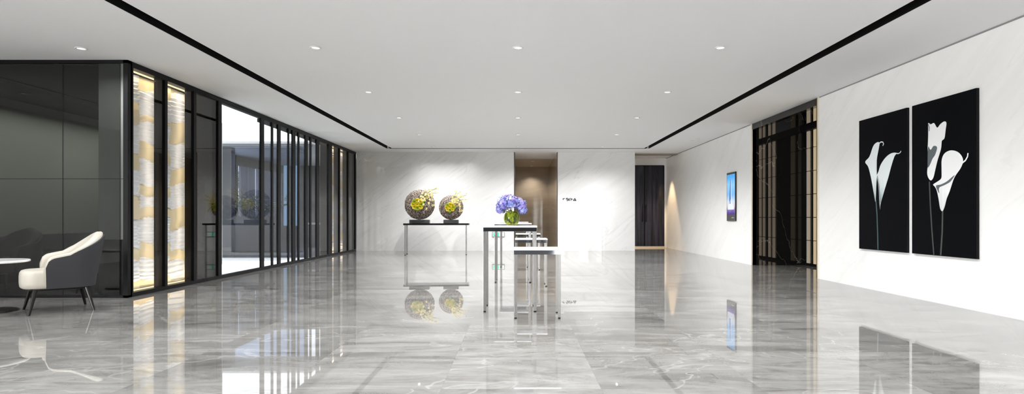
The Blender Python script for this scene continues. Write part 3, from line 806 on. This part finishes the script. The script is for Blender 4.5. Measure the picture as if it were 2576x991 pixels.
# a slim tower with a pale face and a dark face above low roofs (camera side is -y = right in the photo)
fill(bm, [sp_(.10, -.17), sp_(.03, .42), sp_(.0, .42), sp_(.0, -.17)][::-1], 0)
fill(bm, [sp_(.0, -.17), sp_(.0, .42), sp_(-.02, .40), sp_(-.05, -.17)][::-1], 1)
fill(bm, [sp_(.20, -.25), sp_(.02, -.06), sp_(-.05, -.10), sp_(-.21, -.25), sp_(-.21, -.31), sp_(.20, -.31)][::-1], 1)
link('tower_picture', bm, [emission('tower_dark', (.06, .16, .45), .9), emission('tower_pale', (.80, .88, 1), .95)], scr)
bm = bmesh.new()
for k in range(3): box(bm, -.0325, -.030, -.20 + k * .06, -.16 + k * .06, -.515, -.50 + .012 * (k % 2))
link('caption_mark', bm, mat('caption_grey', (.5, .5, .5), .5), scr)

canvas = mat('black_print', (.0035, .0038, .005), .35, spec=.02)
edge = mat('black_canvas_edge', (.012, .012, .013), .5, spec=.05)
def petal_mat(name, lo, hi, z0, z1, tilt=.0):
    m = mat(name, rough=.5); t = NT(m); g = t.geo(); sp = t.n('ShaderNodeSeparateXYZ'); t.l(g, sp.inputs[0])
    n = t.noise(t.map(g, (1, 9, 1.2), (R(12), 0, 0)), 3.2, 3, .5)
    mr = t.n('ShaderNodeMapRange'); mr.inputs[1].default_value = z0; mr.inputs[2].default_value = z1; t.l(sp.outputs[2], mr.inputs[0])
    s = t.m('ADD', mr.outputs[0], t.m('MULTIPLY', t.m('SUBTRACT', n, .5), .9))
    t.l(t.ramp(s, [(.0, lo), (.75, hi)]), t.b.inputs['Base Color']); return m
WH = (.86, .87, .87)
pm1 = petal_mat('print_petal_cool', (.18, .26, .28), (.78, .84, .85), 1.1, 1.75)
pm2 = petal_mat('print_petal_white', (.60, .62, .63), WH, 1.1, 1.5)
pmg = mat('print_grey_shadow', (.10, .12, .13), .5); pmd = mat('print_stem', (.05, .055, .05), .5); pst = mat('print_stem_green', (.045, .085, .09), .5)
def picture(label, x0, x1, shapes):
    Xf = XR - .035; y1 = XR * F / (x0 - 1303); y0 = Xf * F / (x1 - 1303)
    t = thing('flower_picture', label, 'picture', (XR, (y0 + y1) / 2, .585), 0, 'black flower pictures')
    yc = (y0 + y1) / 2; hw = (y1 - y0) / 2; z0 = .585; hh = 1.91
    bm = bmesh.new(); box(bm, -.033, -.001, -hw, hw, 0, hh); link('canvas_block', bm, edge, t)
    bm = bmesh.new()
    box(bm, -.035, -.033, -hw, hw, 0, hh, 0)
    mats = [canvas, pm1, pm2, pmg, pmd, pst]
    lay = 0
    for kind, mi, pts in shapes:
        lay += 1; X = Xf - .0006 * lay - .0004
        if kind == 'line':
            pts, wd = pts
            P = [wallpt(a, b, Xf) for a, b in pts]
            L, Rr = [], []
            for i, p in enumerate(P):
                d = (P[min(i + 1, len(P) - 1)] - P[max(i - 1, 0)]); d.normalize(); n_ = Vector((0, -d.z, d.y)) * wd
                L.append(p + n_); Rr.append(p - n_)
            loop = L + Rr[::-1]
        else:
            loop = [wallpt(p.x, p.y, Xf) for p in smooth_loop(pts)]
        if kind == 'line':
            for i in range(len(L) - 1):
                q = [Vector((X - XR, p.y - yc, p.z - z0)) for p in (L[i], L[i + 1], Rr[i + 1], Rr[i])]
                f = bm.faces.new([bm.verts.new(v) for v in q]); f.material_index = mi
        else: fill(bm, [Vector((X - XR, p.y - yc, p.z - z0)) for p in loop], mi)
    bmesh.ops.recalc_face_normals(bm, faces=bm.faces)
    link('print', bm, mats, t)
    return t
# outlines read off the photograph and laid back onto the wall plane
z1 = lambda x, y: (2140 + x / 2.0645, 200 + y / 2.0645)
def Z(l_): return [z1(*p) for p in l_]
picture('smaller looking black picture of two slender white calla lilies, farther of the pair', 2167, 2281, [
    ('line', 5, (Z([(131, 625), (137, 700), (140, 790), (142, 884)]), .012)),
    ('poly', 1, Z([(76, 428), (98, 400), (118, 345), (138, 326), (150, 330), (146, 360), (136, 420), (136, 500), (133, 560), (130, 632), (124, 612), (108, 520), (92, 455)])),
    ('line', 1, (Z([(148, 332), (158, 324), (168, 325), (172, 335), (167, 344)]), .008)),
    ('poly', 1, Z([(136, 500), (145, 478), (158, 440), (185, 402), (215, 382), (240, 382), (228, 400), (212, 450), (196, 510), (172, 590), (156, 650), (154, 676), (150, 640), (146, 560), (140, 520)])),
    ('line', 1, (Z([(232, 382), (248, 385), (258, 380), (263, 371)]), .006)),
    ('line', 3, (Z([(140, 500), (150, 560), (155, 640)]), .006)),
])
picture('larger looking black picture of bold white calla lilies, nearest the camera', 2301, 2456, [
    ('line', 4, (Z([(409, 530), (414, 650), (422, 780), (432, 910)]), .010)),
    ('line', 4, (Z([(478, 680), (476, 790), (468, 912)]), .012)),
    ('poly', 2, Z([(403, 228), (416, 233), (434, 226), (450, 250), (466, 232), (486, 218), (498, 225), (494, 262), (488, 305), (474, 320), (470, 360), (452, 420), (440, 470), (430, 510), (416, 524), (402, 505), (398, 478), (404, 430), (400, 370), (404, 290)])),
    ('poly', 3, Z([(404, 348), (416, 365), (432, 345), (450, 352), (440, 390), (426, 412), (414, 440), (402, 455), (401, 400)])),
    ('line', 3, (Z([(404, 232), (410, 250), (409, 268)]), .006)),
    ('poly', 2, Z([(430, 545), (452, 530), (472, 512), (474, 470), (474, 420), (488, 385), (520, 368), (556, 375), (580, 400), (585, 428), (572, 462), (540, 510), (516, 580), (500, 620), (490, 660), (478, 684), (466, 668), (458, 620), (448, 575), (438, 556)])),
    ('line', 2, (Z([(583, 432), (598, 420), (609, 400), (611, 382)]), .009)),
    ('poly', 3, Z([(445, 552), (470, 545), (500, 530), (530, 505), (542, 498), (520, 530), (490, 548), (462, 562), (462, 590), (456, 582)])),
])

# ------------------------------------------------------------------ lounge chairs
def armchair(label, inner, outer, legm, loc, rz, group=None):
    t = thing('lounge_chair', label, 'chair', loc, rz, group)
    FX, BX, W, ZB = .14, -.33, .335, .275
    path = []
    n = 44
    # half path: arm front -> straight -> rounded back
    for i in range(n + 1):
        u = i / n * 2 - 1; s = abs(u); sg_ = 1 if u < 0 else -1       # u=-1 near arm front, 0 back centre
        k = 1 - s
        if k < .42: x = FX + (-.10 - FX) * (k / .42); y_ = W
        else:
            a = (k - .42) / .58 * PI / 2; x = -.10 - (-.10 - BX) * math.sin(a) ** .9; y_ = W * max(0, math.cos(a)) ** .75
        path.append((x, y_ * sg_, k))
    def top(k):
        d = k / .42 * .24                                              # distance from arm front, roughly
        base = .615 + .055 * min(1, k / .45) + .215 * (max(0, (k - .38) / .62)) ** .9
        r_ = .085
        if d < r_: base -= r_ * (1 - math.sqrt(max(0, 1 - ((r_ - d) / r_) ** 2)))
        return base
    def P(i, off, z):
        x, y_, k = path[i]
        a = Vector(path[max(0, i - 1)][:2]); b = Vector(path[min(n, i + 1)][:2]); d = (b - a).normalized()
        nin = Vector((-d.y, d.x))                                      # inward normal
        if nin.dot(Vector((-x * .2 - .05, -y_))) < 0: nin = -nin
        lean = (z - ZB) * (.20 * max(0, (k - .3) / .7) - .02)
        q = Vector((x, y_)) + nin * off
        # upholstery flares outwards with height
        return (q.x - lean, q.y * (1 + .06 * (z - ZB) / .6), z)
    def sect(i, sec):
        return [P(i, o, z) for o, z in sec(top(path[i][2]))]
    def loft(sec, name, m_, sub=0):
        bm = bmesh.new(); rows_ = [[bm.verts.new(p) for p in sect(i, sec)] for i in range(n + 1)]
        L = len(rows_[0])
        for a, b in zip(rows_, rows_[1:]):
            for k in range(L): bm.faces.new((a[k], a[(k + 1) % L], b[(k + 1) % L], b[k]))
        bm.faces.new(rows_[0]); bm.faces.new(rows_[-1][::-1])
        return link(name, bm, m_, t, smooth=True, bevel=0)
    def cream(h):
        pts = [(.020, ZB + .02), (.020, h - .035), (.026, h - .012), (.045, h), (.085, h - .002), (.118, h - .02), (.13, h - .06)]
        return pts + [(.13, (h + .42) / 2), (.13, .42), (.12, ZB + .02)]
    def dark(h):
        return [(0, ZB), (-.003, (h + ZB) / 2), (0, h - .05), (.004, h - .03), (.019, h - .028), (.019, (h + ZB) / 2), (.019, ZB)]
    o = loft(cream, 'inner_padding', inner); o.modifiers.new('edge', 'EDGE_SPLIT').split_angle = R(60)
    o = loft(dark, 'outer_shell', outer); o.modifiers.new('edge', 'EDGE_SPLIT').split_angle = R(50)
    # seat cushion: rounded slab, superellipse in plan
    bm = bmesh.new(); rings = []
    for (z, k) in ((.272, .93), (.285, .985), (.33, 1.0), (.40, 1.0), (.440, .985), (.462, .94), (.470, .86), (.474, .5)):
        ring = []
        for q in range(40):
            a = q * 2 * PI / 40; c, s = math.cos(a), math.sin(a)
            ex = .55 if c > 0 else .9
            x = math.copysign(abs(c) ** ex, c); y_ = math.copysign(abs(s) ** .62, s)
            cx = .03
            ring.append(bm.verts.new((cx + (x * (.315 if c > 0 else .27)) * k, y_ * (.285 if x < .4 else .285 + .03 * (x - .4)) * k, z)))
        rings.append(ring)
    for a, b in zip(rings, rings[1:]):
        for k in range(40): bm.faces.new((a[k], a[(k + 1) % 40], b[(k + 1) % 40], b[k]))
    bm.faces.new(rings[0][::-1]); bm.faces.new(rings[-1])
    link('seat', bm, inner, t, smooth=True)
    bx('seat_rail', (-.26, .27, -.25, .25, .25, .276), legm, t, .01)
    for sx_ in (1, -1):
        for sy_ in (1, -1):
            bm = bmesh.new()
            tube(bm, [(sx_ * .285, sy_ * .305, 0.0), (sx_ * .225, sy_ * .25, .262)], [.012, .024], 14)
            link('leg', bm, legm, t, smooth=False)
    return t
cream_l = mat('cream_leather', (.50, .47, .41), .42, spec=.3); char_f = mat('charcoal_fabric', (.034, .034, .037), .75, spec=.2)
lacq = mat('black_lacquered_leg', (.008, .007, .007), .15, spec=.25)
armchair('cream lounge chair with charcoal outer shell and black legs beside the round table', cream_l, char_f, lacq, (-5.22, 6.63, 0), R(224), 'lounge chairs')
blk = mat('black_velvet', (.006, .006, .007), .6, spec=.2)
armchair('black lounge chair seen dimly behind the smoked glass, right of the cream chair', blk, blk, lacq, (-5.95, 8.35, .012), R(215), 'lounge chairs')
armchair('black lounge chair behind the smoked glass, at the left edge of the photo', blk, blk, lacq, (-7.33, 8.35, .012), R(265), 'lounge chairs')
tb = thing('round_table', 'round white topped pedestal table at the left edge beside the cream chair', 'table', (-5.90, 6.50, 0))
bm = bmesh.new(); lathe(bm, [(0, .545), (.35, .545), (.362, .552), (.362, .566), (.355, .572), (0, .572)], 48); link('table_top', bm, M['marble_top'], tb, smooth=False)
bm = bmesh.new(); lathe(bm, [(0, .545), (.05, .545), (.028, .52), (.024, .03), (.03, .024)], 24); link('pedestal', bm, M['black_gloss'], tb, smooth=True)
bm = bmesh.new(); lathe(bm, [(.0, .026), (.03, .026), (.255, .014), (.265, .006), (.265, 0), (0, 0)], 48); link('base', bm, M['black_gloss'], tb, smooth=False)
